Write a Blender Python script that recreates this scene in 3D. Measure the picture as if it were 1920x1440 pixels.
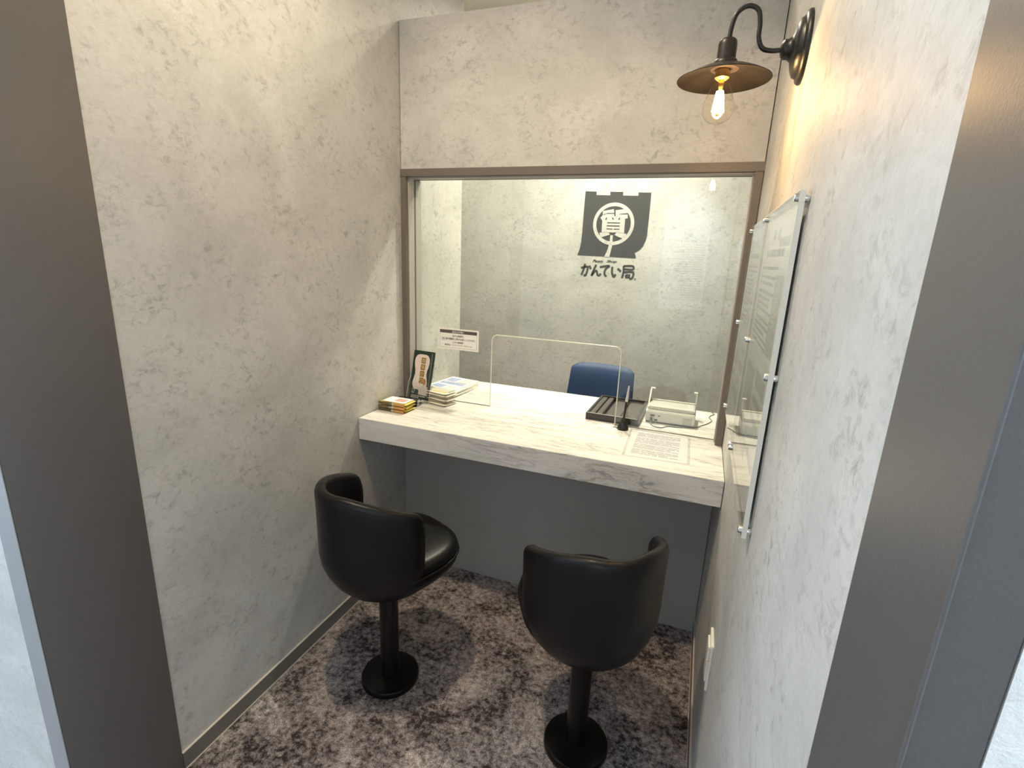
import bpy, bmesh, math, random
from mathutils import Vector, Matrix

for o in list(bpy.data.objects):
    bpy.data.objects.remove(o)
sc = bpy.context.scene
COL = sc.collection
rnd = random.Random(7)
PI = math.pi

# ------------------------------------------------------------------ camera
cam_d = bpy.data.cameras.new('camera')
cam = bpy.data.objects.new('camera', cam_d)
COL.objects.link(cam)
cam_d.sensor_width = 36.0
cam_d.sensor_fit = 'HORIZONTAL'
cam_d.lens = 944.81 / 1920 * 36.0
cam_d.shift_y = 1.41 / 1920
cam_d.clip_start = 0.01
Rv = Vector((0.935288, 0.351613, 0.040045))
Uv = Vector((-0.124156, 0.220062, 0.967553))
Fv = Vector((-0.331392, 0.909913, -0.249476))
cam.matrix_world = Matrix(((Rv.x, Uv.x, -Fv.x, 1.0845), (Rv.y, Uv.y, -Fv.y, -1.698), (Rv.z, Uv.z, -Fv.z, 1.2986), (0, 0, 0, 1)))
sc.camera = cam

# ------------------------------------------------------------------ world, exposure
w = bpy.data.worlds.new('world')
sc.world = w
w.use_nodes = True
w.node_tree.nodes['Background'].inputs[0].default_value = (0.9, 0.95, 1.0, 1)
w.node_tree.nodes['Background'].inputs[1].default_value = 0.0
sc.view_settings.view_transform = 'Standard'
sc.view_settings.look = 'None'
sc.view_settings.exposure = 0.08
sc.view_settings.gamma = 1.0
sc.view_settings.use_curve_mapping = False
sc.cycles.max_bounces = 9
sc.cycles.diffuse_bounces = 4
sc.cycles.glossy_bounces = 4
sc.cycles.transparent_max_bounces = 18
sc.cycles.caustics_reflective = False
sc.cycles.caustics_refractive = False

# ------------------------------------------------------------------ ceiling lamps (recessed spots), added fill lights
ZC = 2.55


def spot(name, loc, power, color, angle=150, blend=0.6, radius=0.045, target=None):
    d = bpy.data.lights.new(name, 'SPOT')
    d.energy = power
    d.color = color
    d.spot_size = math.radians(angle)
    d.spot_blend = blend
    d.shadow_soft_size = radius
    o = bpy.data.objects.new(name, d)
    COL.objects.link(o)
    o.location = loc
    t = Vector(target) if target else Vector((loc[0], loc[1], 0))
    o.rotation_euler = (t - Vector(loc)).to_track_quat('-Z', 'Y').to_euler()
    return o


WARM = (1.0, 0.82, 0.56)
STAFF = (1.0, 0.93, 0.74)
COOL = (0.66, 0.82, 1.0)
spot('booth_downlight', (0.38, -0.93, 2.53), 66, WARM, 150, 0.7)
spot('staff_downlight', (0.55, 0.90, 2.53), 170, STAFF, 150, 1.0, 0.06)
spot('staff_downlight', (0.62, 0.56, 2.53), 80, STAFF, 140, 1.0, 0.05)
spot('staff_downlight', (-0.7, 0.95, 2.53), 90, STAFF, 150, 1.0, 0.06)
spot('corridor_cool_spot', (-0.72, -1.86, 2.50), 50, COOL, 170, 0.5, 0.22)
day = bpy.data.lights.new('added_daylight_area', 'AREA')      # added area light imitating daylight at the corridor's left end, no door there
day.shape = 'RECTANGLE'
day.size, day.size_y = 2.0, 1.0
day.energy = 70
day.color = (0.58, 0.77, 1.0)
dayo = bpy.data.objects.new('added_daylight_area', day)
COL.objects.link(dayo)
dayo.location = (-2.97, -1.95, 1.15)
dayo.rotation_euler = (0, -PI / 2, 0)
spot('corridor_cool_spot', (2.4, -1.63, 2.50), 300, COOL, 170, 0.5, 0.22)  # added fill to brighten the right corridor wall, no lamp known there
spot('poster_fill_spot', (0.92, -2.02, 2.52), 400, COOL, 34, 0.7, 0.05, (0.92, -2.52, 1.28))  # added narrow spot so the poster's reflection shows in the glass

# ------------------------------------------------------------------ material helpers


def mat(name):
    m = bpy.data.materials.new(name)
    m.use_nodes = True
    nt = m.node_tree
    return m, nt, nt.nodes['Principled BSDF']


def N(nt, kind, **kw):
    n = nt.nodes.new(kind)
    for k, v in kw.items():
        if hasattr(n, k) and not k.startswith('i_'):
            setattr(n, k, v)
    return n


def noise(nt, vec, scale, detail=4, rough=0.55, dist=0.0):
    n = nt.nodes.new('ShaderNodeTexNoise')
    n.inputs['Scale'].default_value = scale
    n.inputs['Detail'].default_value = detail
    n.inputs['Roughness'].default_value = rough
    n.inputs['Distortion'].default_value = dist
    nt.links.new(vec, n.inputs['Vector'])
    return n


def ramp(nt, fac, stops):
    n = nt.nodes.new('ShaderNodeValToRGB')
    e = n.color_ramp.elements
    while len(e) < len(stops):
        e.new(0.5)
    for i, (p, c) in enumerate(stops):
        e[i].position = p
        e[i].color = (c, c, c, 1) if isinstance(c, (int, float)) else (*c, 1)
    nt.links.new(fac, n.inputs['Fac'])
    return n


def mixc(nt, a, b, fac, mode='MIX'):
    n = nt.nodes.new('ShaderNodeMix')
    n.data_type = 'RGBA'
    n.blend_type = mode
    for s, v in ((n.inputs[6], a), (n.inputs[7], b)):
        if isinstance(v, tuple):
            s.default_value = (*v, 1)
        else:
            nt.links.new(v, s)
    if isinstance(fac, (int, float)):
        n.inputs[0].default_value = fac
    else:
        nt.links.new(fac, n.inputs[0])
    return n.outputs[2]


def coords(nt, scale=(1, 1, 1)):
    t = nt.nodes.new('ShaderNodeTexCoord')
    mp = nt.nodes.new('ShaderNodeMapping')
    mp.inputs['Scale'].default_value = scale
    nt.links.new(t.outputs['Object'], mp.inputs['Vector'])
    return mp.outputs['Vector']


def bump(nt, b, height, strength, dist=0.002):
    n = nt.nodes.new('ShaderNodeBump')
    n.inputs['Strength'].default_value = strength
    n.inputs['Distance'].default_value = dist
    nt.links.new(height, n.inputs['Height'])
    nt.links.new(n.outputs['Normal'], b.inputs['Normal'])


def plain(name, col, rough=0.5, metal=0.0, vary=0.04, vscale=30, bmp=0.0, spec=0.5):
    m, nt, b = mat(name)
    v = coords(nt)
    n = noise(nt, v, vscale, 3)
    lo = tuple(max(0, c * (1 - vary)) for c in col)
    hi = tuple(min(1, c * (1 + vary)) for c in col)
    c = mixc(nt, lo, hi, n.outputs['Fac'])
    nt.links.new(c, b.inputs['Base Color'])
    b.inputs['Roughness'].default_value = rough
    b.inputs['Metallic'].default_value = metal
    b.inputs['Specular IOR Level'].default_value = spec
    if bmp:
        n2 = noise(nt, v, vscale * 8, 3)
        bump(nt, b, n2.outputs['Fac'], bmp, 0.001)
    return m


def wallpaper(nm='mottled_wallpaper', gain=1.0):
    m, nt, b = mat(nm)
    v = coords(nt, (1, 1, 1.25))
    big = noise(nt, v, 3.2, 4, 0.62, 0.5)
    patch = noise(nt, v, 9.0, 3, 0.6, 0.6)
    fleck = noise(nt, v, 40.0, 6, 0.74, 0.5)
    fine = noise(nt, v, 75.0, 4, 0.72, 0.3)
    base = mixc(nt, tuple(x * gain for x in (0.485, 0.478, 0.458)), tuple(x * gain for x in (0.590, 0.580, 0.560)), ramp(nt, big.outputs['Fac'], [(0.36, 0.0), (0.62, 1.0)]).outputs['Color'])
    f1 = ramp(nt, patch.outputs['Fac'], [(0.40, 0.12), (0.60, 1.0)]).outputs['Color']
    f2 = ramp(nt, fleck.outputs['Fac'], [(0.34, 1.0), (0.50, 0.0)]).outputs['Color']
    ff = mixc(nt, f1, f2, 1.0, 'MULTIPLY')
    c = mixc(nt, base, tuple(x * gain * (1.0 if gain == 1.0 else 1.3) for x in (0.355, 0.35, 0.33)), ff)
    f3 = ramp(nt, fine.outputs['Fac'], [(0.3, 0.93), (0.7, 1.04)]).outputs['Color']
    c = mixc(nt, c, f3, 1.0, 'MULTIPLY')
    nt.links.new(c, b.inputs['Base Color'])
    b.inputs['Roughness'].default_value = 0.55
    b.inputs['Specular IOR Level'].default_value = 0.25
    g = noise(nt, coords(nt), 170, 4, 0.6, 0.3)
    g2 = noise(nt, coords(nt), 45, 3, 0.6, 0.2)
    s = mixc(nt, g.outputs['Fac'], g2.outputs['Fac'], 0.4)
    bump(nt, b, s, 0.55, 0.002)
    return m


def marble():
    m, nt, b = mat('white_marble_laminate')
    v = coords(nt, (1.5, 10.0, 10.0))
    n1 = noise(nt, v, 2.2, 8, 0.62, 0.9)
    n2 = noise(nt, v, 6.0, 8, 0.65, 0.6)
    n3 = noise(nt, coords(nt, (1, 3, 3)), 2.5, 4, 0.5, 0.5)
    streak = ramp(nt, n1.outputs['Fac'], [(0.455, 0.0), (0.495, 1.0), (0.52, 0.12), (0.60, 0.0)]).outputs['Color']
    s2 = ramp(nt, n2.outputs['Fac'], [(0.47, 0.0), (0.5, 0.55), (0.53, 0.0)]).outputs['Color']
    pres = ramp(nt, n3.outputs['Fac'], [(0.35, 0.15), (0.65, 1.0)]).outputs['Color']
    st = mixc(nt, streak, s2, 1.0, 'LIGHTEN')
    st = mixc(nt, st, pres, 1.0, 'MULTIPLY')
    base = mixc(nt, (0.77, 0.745, 0.715), (0.61, 0.59, 0.565), ramp(nt, n3.outputs['Fac'], [(0.3, 0.0), (0.8, 1.0)]).outputs['Color'])
    c = mixc(nt, base, (0.26, 0.245, 0.23), st)
    nt.links.new(c, b.inputs['Base Color'])
    b.inputs['Roughness'].default_value = 0.38
    return m


def carpet():
    m, nt, b = mat('mottled_carpet')
    v = coords(nt)
    n1 = noise(nt, v, 7.0, 8, 0.72, 0.4)
    n2 = noise(nt, v, 60.0, 4, 0.7, 0.2)
    n3 = noise(nt, v, 3.0, 3, 0.5, 0.2)
    n4 = noise(nt, v, 300.0, 2, 0.6)
    dark = mixc(nt, (0.040, 0.036, 0.036), (0.075, 0.055, 0.053), n3.outputs['Fac'])
    lite = mixc(nt, (0.70, 0.65, 0.64), (0.62, 0.52, 0.50), n3.outputs['Fac'])
    f = mixc(nt, n1.outputs['Fac'], n2.outputs['Fac'], 0.5)
    fr = ramp(nt, f, [(0.42, 0.0), (0.62, 1.0)]).outputs['Color']
    c = mixc(nt, dark, lite, fr)
    c = mixc(nt, c, ramp(nt, n4.outputs['Fac'], [(0.3, 0.45), (0.7, 1.45)]).outputs['Color'], 1.0, 'MULTIPLY')
    nt.links.new(c, b.inputs['Base Color'])
    b.inputs['Roughness'].default_value = 0.95
    b.inputs['Specular IOR Level'].default_value = 0.1
    bump(nt, b, n4.outputs['Fac'], 0.9, 0.004)
    return m


def leather():
    m, nt, b = mat('black_leather')
    v = coords(nt)
    n = noise(nt, v, 12, 4)
    c = mixc(nt, (0.004, 0.004, 0.0045), (0.007, 0.0067, 0.007), n.outputs['Fac'])
    nt.links.new(c, b.inputs['Base Color'])
    b.inputs['Roughness'].default_value = 0.34
    b.inputs['Specular IOR Level'].default_value = 0.30
    g = nt.nodes.new('ShaderNodeTexVoronoi')
    g.inputs['Scale'].default_value = 420
    nt.links.new(v, g.inputs['Vector'])
    n2 = noise(nt, v, 25, 4, 0.6, 0.5)
    h = mixc(nt, g.outputs['Distance'], n2.outputs['Fac'], 0.75)
    bump(nt, b, h, 0.25, 0.003)
    return m


def clear(name, tint=(1, 1, 1), ior=1.5, rough=0.0):
    m = bpy.data.materials.new(name)
    m.use_nodes = True
    nt = m.node_tree
    nt.nodes.clear()
    out = nt.nodes.new('ShaderNodeOutputMaterial')
    tr = nt.nodes.new('ShaderNodeBsdfTransparent')
    gl = nt.nodes.new('ShaderNodeBsdfGlossy')
    gl.inputs['Roughness'].default_value = rough
    tc = nt.nodes.new('ShaderNodeTexCoord')
    nz = nt.nodes.new('ShaderNodeTexNoise')
    nz.inputs['Scale'].default_value = 2.0
    nt.links.new(tc.outputs['Object'], nz.inputs['Vector'])
    tm = mixc(nt, tint, tuple(min(1, c * 1.01) for c in tint), nz.outputs['Fac'])
    nt.links.new(tm, tr.inputs['Color'])
    # Schlick reflectance, the same on both sides of a thin sheet
    f0 = ((ior - 1) / (ior + 1)) ** 2
    lw = nt.nodes.new('ShaderNodeLayerWeight')
    lw.inputs['Blend'].default_value = 0.5
    pw = nt.nodes.new('ShaderNodeMath')
    pw.operation = 'POWER'
    pw.inputs[1].default_value = 5.0
    nt.links.new(lw.outputs['Facing'], pw.inputs[0])
    fr = nt.nodes.new('ShaderNodeMath')
    fr.operation = 'MULTIPLY_ADD'
    fr.inputs[1].default_value = 1 - f0
    fr.inputs[2].default_value = f0
    nt.links.new(pw.outputs[0], fr.inputs[0])
    mx = nt.nodes.new('ShaderNodeMixShader')
    nt.links.new(fr.outputs[0], mx.inputs[0])
    nt.links.new(tr.outputs[0], mx.inputs[1])
    nt.links.new(gl.outputs[0], mx.inputs[2])
    nt.links.new(mx.outputs[0], out.inputs[0])
    return m


def glow(name, col, strength):
    m, nt, b = mat(name)
    b.inputs['Base Color'].default_value = (*col, 1)
    v = coords(nt)
    n = noise(nt, v, 40, 2)
    c = mixc(nt, col, tuple(min(1, x * 1.05) for x in col), n.outputs['Fac'])
    nt.links.new(c, b.inputs['Emission Color'])
    b.inputs['Emission Strength'].default_value = strength
    return m


M = {}
M['wall'] = wallpaper()
M['whitewall'] = wallpaper('white_corridor_wallpaper', 1.5)
M['marble'] = marble()
M['carpet'] = carpet()
M['leather'] = leather()
M['trim'] = plain('grey_brown_trim', (0.105, 0.098, 0.095), 0.40, 0, 0.05, 60, 0.15)
M['frame'] = plain('taupe_window_frame', (0.145, 0.125, 0.105), 0.45, 0, 0.05, 40)
M['framelight'] = plain('pale_glazing_bead', (0.42, 0.40, 0.37), 0.45, 0, 0.05, 40)
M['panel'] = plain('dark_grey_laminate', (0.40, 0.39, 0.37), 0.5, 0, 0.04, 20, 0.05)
M['lighttrim'] = plain('light_grey_edge_trim', (0.42, 0.42, 0.42), 0.5)
M['ceil'] = plain('cream_ceiling', (0.80, 0.77, 0.68), 0.8)
M['caulk'] = plain('pale_caulk', (0.62, 0.56, 0.50), 0.5)
M['skirt'] = plain('grey_skirting_vinyl', (0.17, 0.158, 0.145), 0.45, 0, 0.05, 50)
M['black'] = plain('satin_black_metal', (0.010, 0.0095, 0.009), 0.38)
M['blackstool'] = plain('gloss_black_metal', (0.004, 0.004, 0.004), 0.28, spec=0.35)
M['bronze'] = plain('dark_bronze_metal', (0.022, 0.016, 0.013), 0.4)
M['shadein'] = plain('bronze_shade_inside', (0.007, 0.006, 0.0055), 0.6, spec=0.1)
M['glass'] = clear('window_glass', (0.955, 0.975, 0.955), 1.58)
M['acrylic'] = clear('clear_acrylic', (0.98, 0.985, 0.98), 1.49)
M['vinyl'] = clear('clear_vinyl', (0.97, 0.97, 0.985), 1.35, 0.08)
M['bulbglass'] = clear('bulb_glass', (0.99, 0.965, 0.92), 1.3)
M['glassedge'] = plain('polished_glass_edge', (0.75, 0.76, 0.68), 0.3)
M['acredge'] = plain('polished_acrylic_edge', (0.82, 0.78, 0.68), 0.35)
M['chrome'] = plain('chrome', (0.75, 0.74, 0.72), 0.15, 1.0)
M['paper'] = plain('white_paper', (0.88, 0.865, 0.82), 0.7, 0, 0.02)
M['posterpaper'] = plain('poster_paper', (0.90, 0.89, 0.84), 0.6, 0, 0.03)
M['ink'] = plain('dark_ink', (0.035, 0.032, 0.030), 0.6)
M['greyink'] = plain('grey_ink', (0.40, 0.39, 0.385), 0.7)
M['midink'] = plain('mid_grey_ink', (0.36, 0.36, 0.34), 0.7)
M['posterink'] = plain('poster_ink', (0.10, 0.10, 0.095), 0.7)
M['band'] = plain('grey_header_band', (0.10, 0.09, 0.085), 0.6)
M['redink'] = plain('red_ink', (0.45, 0.12, 0.08), 0.6)
M['emblem'] = plain('charcoal_sticker', (0.040, 0.040, 0.039), 0.5)
M['blue'] = plain('blue_fabric', (0.009, 0.036, 0.110), 0.6, 0, 0.1, 200, 0.2)
M['chairgrey'] = plain('grey_plastic', (0.12, 0.12, 0.125), 0.5)
M['tray'] = plain('black_tray_plastic', (0.030, 0.029, 0.028), 0.3)
M['traypad'] = plain('dark_tray_pad', (0.060, 0.058, 0.054), 0.28)
M['device'] = plain('white_plastic', (0.72, 0.71, 0.66), 0.4)
M['device2'] = plain('pale_grey_plastic', (0.50, 0.50, 0.47), 0.35)
M['port'] = plain('dark_port', (0.05, 0.05, 0.05), 0.4)
M['wire'] = plain('grey_cable', (0.11, 0.10, 0.10), 0.5)
M['cream'] = plain('cream_pack', (0.74, 0.70, 0.58), 0.5, 0, 0.05)
M['yellow'] = plain('yellow_pack', (0.70, 0.56, 0.13), 0.4, 0, 0.15, 90)
M['orange'] = plain('orange_print', (0.55, 0.27, 0.08), 0.4, 0, 0.2, 90)
M['brown'] = plain('brown_print', (0.14, 0.095, 0.05), 0.4, 0, 0.3, 150)
M['pink'] = plain('pink_print', (0.60, 0.36, 0.31), 0.5)
M['palegrey'] = plain('pale_print', (0.55, 0.55, 0.50), 0.5)
M['darkpack'] = plain('black_gloss_wrap', (0.018, 0.019, 0.024), 0.18)
M['green'] = plain('dark_green_print', (0.012, 0.032, 0.022), 0.35)
M['creampink'] = plain('pale_pink_print', (0.78, 0.66, 0.60), 0.5)
M['gold'] = plain('gold_print', (0.22, 0.13, 0.03), 0.4)
M['goldlight'] = plain('light_gold_print', (0.62, 0.47, 0.20), 0.4)
M['skin'] = plain('skin_print', (0.42, 0.19, 0.11), 0.5)
M['shirt'] = plain('shirt_print', (0.62, 0.56, 0.50), 0.5)
M['blueprint'] = plain('blue_print', (0.30, 0.36, 0.58), 0.5, 0, 0.2, 60)
M['silver'] = plain('silver_pen', (0.62, 0.60, 0.62), 0.3, 0.4)
M['plate'] = plain('white_switch_plastic', (0.80, 0.78, 0.72), 0.35)
M['filament'] = glow('filament_glow', (1.0, 0.66, 0.28), 160)
M['socketbrass'] = plain('brass_socket', (0.65, 0.45, 0.16), 0.35, 0.8)  # plain brass metal, gives off no light

# ------------------------------------------------------------------ mesh helpers


def link(name, me, m=None, parent=None, smooth=False):
    o = bpy.data.objects.new(name, me)
    COL.objects.link(o)
    if m is not None:
        me.materials.append(M[m] if isinstance(m, str) else m)
    if smooth:
        for p in me.polygons:
            p.use_smooth = True
    if parent is not None:
        o.parent = parent
    return o


def obj(name, bm, m, parent=None, smooth=False, bevel=0.0, autosmooth=None):
    bmesh.ops.recalc_face_normals(bm, faces=bm.faces[:])
    if bevel:
        bmesh.ops.bevel(bm, geom=bm.edges[:], offset=bevel, segments=2, affect='EDGES', clamp_overlap=True)
    me = bpy.data.meshes.new(name)
    bm.to_mesh(me)
    bm.free()
    o = link(name, me, m, parent, smooth)
    if autosmooth:
        me.set_sharp_from_angle(angle=math.radians(autosmooth))
    return o


def tag(o, label, cat, group=None, kind=None):
    if label:
        o['label'] = label
    if cat:
        o['category'] = cat
    if group:
        o['group'] = group
    if kind:
        o['kind'] = kind
    return o


def thing(name, label, cat, loc=(0, 0, 0), rz=0, group=None, kind=None):
    o = bpy.data.objects.new(name, None)
    COL.objects.link(o)
    o.empty_display_size = 0.05
    o.location = loc
    o.rotation_euler = (0, 0, rz)
    return tag(o, label, cat, group, kind)


def box(x0, x1, y0, y1, z0, z1, bm=None):
    bm = bm or bmesh.new()
    vs = [bm.verts.new(p) for p in ((x0, y0, z0), (x1, y0, z0), (x1, y1, z0), (x0, y1, z0), (x0, y0, z1), (x1, y0, z1), (x1, y1, z1), (x0, y1, z1))]
    for f in ((0, 3, 2, 1), (4, 5, 6, 7), (0, 1, 5, 4), (1, 2, 6, 5), (2, 3, 7, 6), (3, 0, 4, 7)):
        bm.faces.new([vs[i] for i in f])
    return bm


def prism(poly, to3, t, bm=None, t0=0.0):
    """poly of (u,v); to3(u,v,w) -> point; thick from w=t0 to w=t0+t"""
    bm = bm or bmesh.new()
    a = [bm.verts.new(to3(u, v, t0)) for u, v in poly]
    b = [bm.verts.new(to3(u, v, t0 + t)) for u, v in poly]
    n = len(poly)
    bm.faces.new(a)
    bm.faces.new(b[::-1])
    for i in range(n):
        j = (i + 1) % n
        bm.faces.new((a[i], b[i], b[j], a[j]))
    return bm


def tube(pts, r, seg=12, bm=None, closed=False, caps=True):
    bm = bm or bmesh.new()
    pts = [Vector(p) for p in pts]
    n = len(pts)
    rr = r if isinstance(r, (list, tuple)) else [r] * n
    rings = []
    prev = None
    for i in range(n):
        if closed:
            t = pts[(i + 1) % n] - pts[i - 1]
        else:
            t = pts[min(i + 1, n - 1)] - pts[max(i - 1, 0)]
        t.normalize()
        if prev is None:
            a = Vector((0, 0, 1)) if abs(t.z) < 0.9 else Vector((1, 0, 0))
            u = t.cross(a).normalized()
        else:
            u = (prev - t * prev.dot(t)).normalized()
        prev = u
        v = t.cross(u)
        rings.append([bm.verts.new(pts[i] + (u * math.cos(k * 2 * PI / seg) + v * math.sin(k * 2 * PI / seg)) * rr[i]) for k in range(seg)])
    for i in range(n if closed else n - 1):
        A, B = rings[i], rings[(i + 1) % n]
        for k in range(seg):
            bm.faces.new((A[k], A[(k + 1) % seg], B[(k + 1) % seg], B[k]))
    if caps and not closed:
        bm.faces.new(rings[0][::-1])
        bm.faces.new(rings[-1])
    return bm


def lathe(prof, origin=(0, 0, 0), axis='z', seg=40, bm=None):
    """prof list of (r, h) from start to end; r=0 closes"""
    bm = bm or bmesh.new()
    O = Vector(origin)

    def P(r, h, a):
        c, s = r * math.cos(a), r * math.sin(a)
        if axis == 'z':
            return O + Vector((c, s, h))
        if axis == 'x':
            return O + Vector((h, c, s))
        return O + Vector((c, h, s))
    rings = []
    for r, h in prof:
        if r < 1e-6:
            rings.append([bm.verts.new(P(0, h, 0))])
        else:
            rings.append([bm.verts.new(P(r, h, 2 * PI * k / seg)) for k in range(seg)])
    for A, B in zip(rings, rings[1:]):
        for k in range(seg):
            k2 = (k + 1) % seg
            if len(A) == 1 and len(B) == 1:
                continue
            if len(A) == 1:
                bm.faces.new((A[0], B[k2], B[k]))
            elif len(B) == 1:
                bm.faces.new((A[k], A[k2], B[0]))
            else:
                bm.faces.new((A[k], A[k2], B[k2], B[k]))
    return bm


def spline(pts, n=8):
    P = [Vector(p) for p in pts]
    P = [P[0] * 2 - P[1]] + P + [P[-1] * 2 - P[-2]]
    out = []
    for i in range(1, len(P) - 2):
        for k in range(n):
            t = k / n
            p0, p1, p2, p3 = P[i - 1], P[i], P[i + 1], P[i + 2]
            out.append(0.5 * ((2 * p1) + (p2 - p0) * t + (2 * p0 - 5 * p1 + 4 * p2 - p3) * t * t + (3 * p1 - p0 - 3 * p2 + p3) * t ** 3))
    out.append(P[-2])
    return out


def rrect(x0, x1, y0, y1, r, n=5):
    out = []
    for cx, cy, a0 in ((x1 - r, y1 - r, 0), (x0 + r, y1 - r, 90), (x0 + r, y0 + r, 180), (x1 - r, y0 + r, 270)):
        for k in range(n + 1):
            a = math.radians(a0 + 90 * k / n)
            out.append((cx + r * math.cos(a), cy + r * math.sin(a)))
    return out


class Plane:
    """maps (u,v,w) to world: origin + u*U + v*V + w*Nrm"""

    def __init__(s, o, u, v, n):
        s.o, s.u, s.v, s.n = Vector(o), Vector(u), Vector(v), Vector(n)

    def __call__(s, u, v, w=0.0):
        return s.o + s.u * u + s.v * v + s.n * w


def text(name, body, pl, cx, cy, width=None, height=None, m='ink', parent=None, lift=0.0004, bold=0.0, shear=0.0, vertical=False):
    """flat printed lettering centred at (cx,cy) in plane pl"""
    cu = bpy.data.curves.new('lettering', 'FONT')
    cu.body = '\n'.join(body) if vertical else body
    cu.size = 1.0
    cu.offset = bold
    cu.shear = shear
    cu.resolution_u = 3
    if vertical:
        cu.space_line = 0.78
    cu.align_x = 'CENTER'
    t = bpy.data.objects.new('lettering', cu)
    COL.objects.link(t)
    dg = bpy.context.evaluated_depsgraph_get()
    me = bpy.data.meshes.new_from_object(t.evaluated_get(dg))
    bpy.data.objects.remove(t)
    xs = [v.co.x for v in me.vertices]
    ys = [v.co.y for v in me.vertices]
    if not xs:
        return None
    wx, wy = max(xs) - min(xs), max(ys) - min(ys)
    mx, my = (max(xs) + min(xs)) / 2, (max(ys) + min(ys)) / 2
    sx = width / wx if width else height / wy
    sy = height / wy if height else sx
    for v in me.vertices:
        v.co = pl(cx + (v.co.x - mx) * sx, cy + (v.co.y - my) * sy, lift)
    me.materials.clear()
    me.name = name
    return link(name, me, m, parent)


def bars(name, pl, rows, m, parent, lift=0.0004, seed=1, gap=True):
    """rows: (u0,u1,v,h); broken into word-like dashes"""
    r = random.Random(seed)
    bm = bmesh.new()
    for u0, u1, v, h in rows:
        u = u0
        while u < u1:
            d = r.uniform(2.0, 7.0) * h if gap else u1 - u0
            e = min(u1, u + d)
            vs = [bm.verts.new(pl(a, b, lift)) for a, b in ((u, v), (e, v), (e, v + h), (u, v + h))]
            bm.faces.new(vs)
            u = e + r.uniform(0.3, 0.7) * h
    me = bpy.data.meshes.new(name)
    bm.to_mesh(me)
    bm.free()
    return link(name, me, m, parent)


def stroke2d(pts, wd, pl, t, bm, t0=0.0):
    """thick rounded 2D stroke as prisms"""
    P = [Vector(p) for p in pts]
    n = len(P)
    L, Rr = [], []
    for i in range(n):
        a = P[max(i - 1, 0)]
        b = P[min(i + 1, n - 1)]
        d = (b - a).normalized()
        nn = Vector((-d.y, d.x))
        L.append(P[i] + nn * wd / 2)
        Rr.append(P[i] - nn * wd / 2)
    for i in range(n - 1):
        prism([tuple(L[i]), tuple(L[i + 1]), tuple(Rr[i + 1]), tuple(Rr[i])], pl, t, bm, t0)
    return bm


def struct(name, bm, m, label, cat, parent=None, bevel=0.0):
    o = obj(name, bm, m, parent, bevel=bevel)
    if parent is None:
        tag(o, label, cat, kind='structure')
    return o


# ------------------------------------------------------------------ structure
W = 1.2064
HT = 2.056
ZH0, ZH1 = 1.558, 1.584
CF = -0.296
CZ0, CZ1 = 0.6416, 0.72
YL0, YL1 = -1.04, -1.254
YR0, YR1 = -1.333, -1.447
YB = 1.25

struct('floor', box(-3, 3.2, -2.62, YB + 0.1, -0.05, 0), 'carpet', 'dark mottled grey and brown carpet on the floor', 'carpet')
struct('ceiling', box(-3, 3.2, -2.62, YB + 0.1, ZC, ZC + 0.05), 'ceil', 'cream ceiling seen above the grey partition', 'ceiling')
struct('wall_left', box(-0.05, 0, -1.245, 0.505, 0, ZC), 'wall', 'long grey mottled wallpapered wall left of the black stools', 'wall')
struct('wall_right', box(W, W + 0.05, -1.44, 0.1, 0, ZC), 'wall', 'grey textured wall that carries the lamp and acrylic signs', 'wall')
bm = box(0, W, 0.02, 0.1, ZH1, HT)
box(0.0028, W - 0.0028, 0.0, 0.0205, ZH1, HT - 0.0005, bm)
struct('wall_partition', bm, 'wall', 'grey wallpapered partition panel above the service window', 'wall')
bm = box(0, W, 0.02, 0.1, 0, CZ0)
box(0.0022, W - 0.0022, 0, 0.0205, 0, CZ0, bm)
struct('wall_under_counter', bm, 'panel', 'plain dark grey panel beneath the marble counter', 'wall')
struct('wall_back', box(-3, 3.2, YB, YB + 0.1, 0, ZC), 'wall', 'grey mottled back wall behind the glass with the emblem', 'wall')
struct('wall_corridor_left', box(-3, -0.046, -1.25, -1.15, 0, ZC), 'whitewall', 'pale bluish wall strip at the far left edge', 'wall')
struct('wall_corridor_right', box(1.2335, 3.2, -1.447, -1.35, 0, ZC), 'whitewall', 'pale bluish wall corner at the lower right edge', 'wall')
struct('wall_corridor_opposite', box(-3, 3.2, -2.62, -2.52, 0, ZC), 'wall', 'corridor wall opposite the booth, seen only as a reflection', 'wall')
struct('wall_corridor_end_left', box(-3.05, -3, -2.62, YB + 0.1, 0, ZC), 'wall', 'wall closing the left end of the corridor', 'wall')
struct('wall_corridor_end_right', box(3.2, 3.25, -2.62, YB + 0.1, 0, ZC), 'wall', 'wall closing the right end of the corridor', 'wall')

t1 = struct('trim_1', box(-0.046, 0.004, YL1, YL0, 0, ZC), 'trim', 'wide dark grey casing at the end of the left wall', 'trim', bevel=0.001)
obj('edge_strip', box(-0.047, 0.0025, YL1 - 0.0015, YL1 + 0.004, 0, ZC), 'lighttrim', t1)
t2 = struct('trim_2', box(W - 0.003, W + 0.027, YR1, YR0, 0, ZC), 'trim', 'wide grey casing at the end of the right wall', 'trim', bevel=0.0012)
obj('corner_bead', tube([(W - 0.0028, YR1 + 0.0002, 0), (W - 0.0028, YR1 + 0.0002, ZC)], 0.0012, 8), 'trim', t2)


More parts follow.
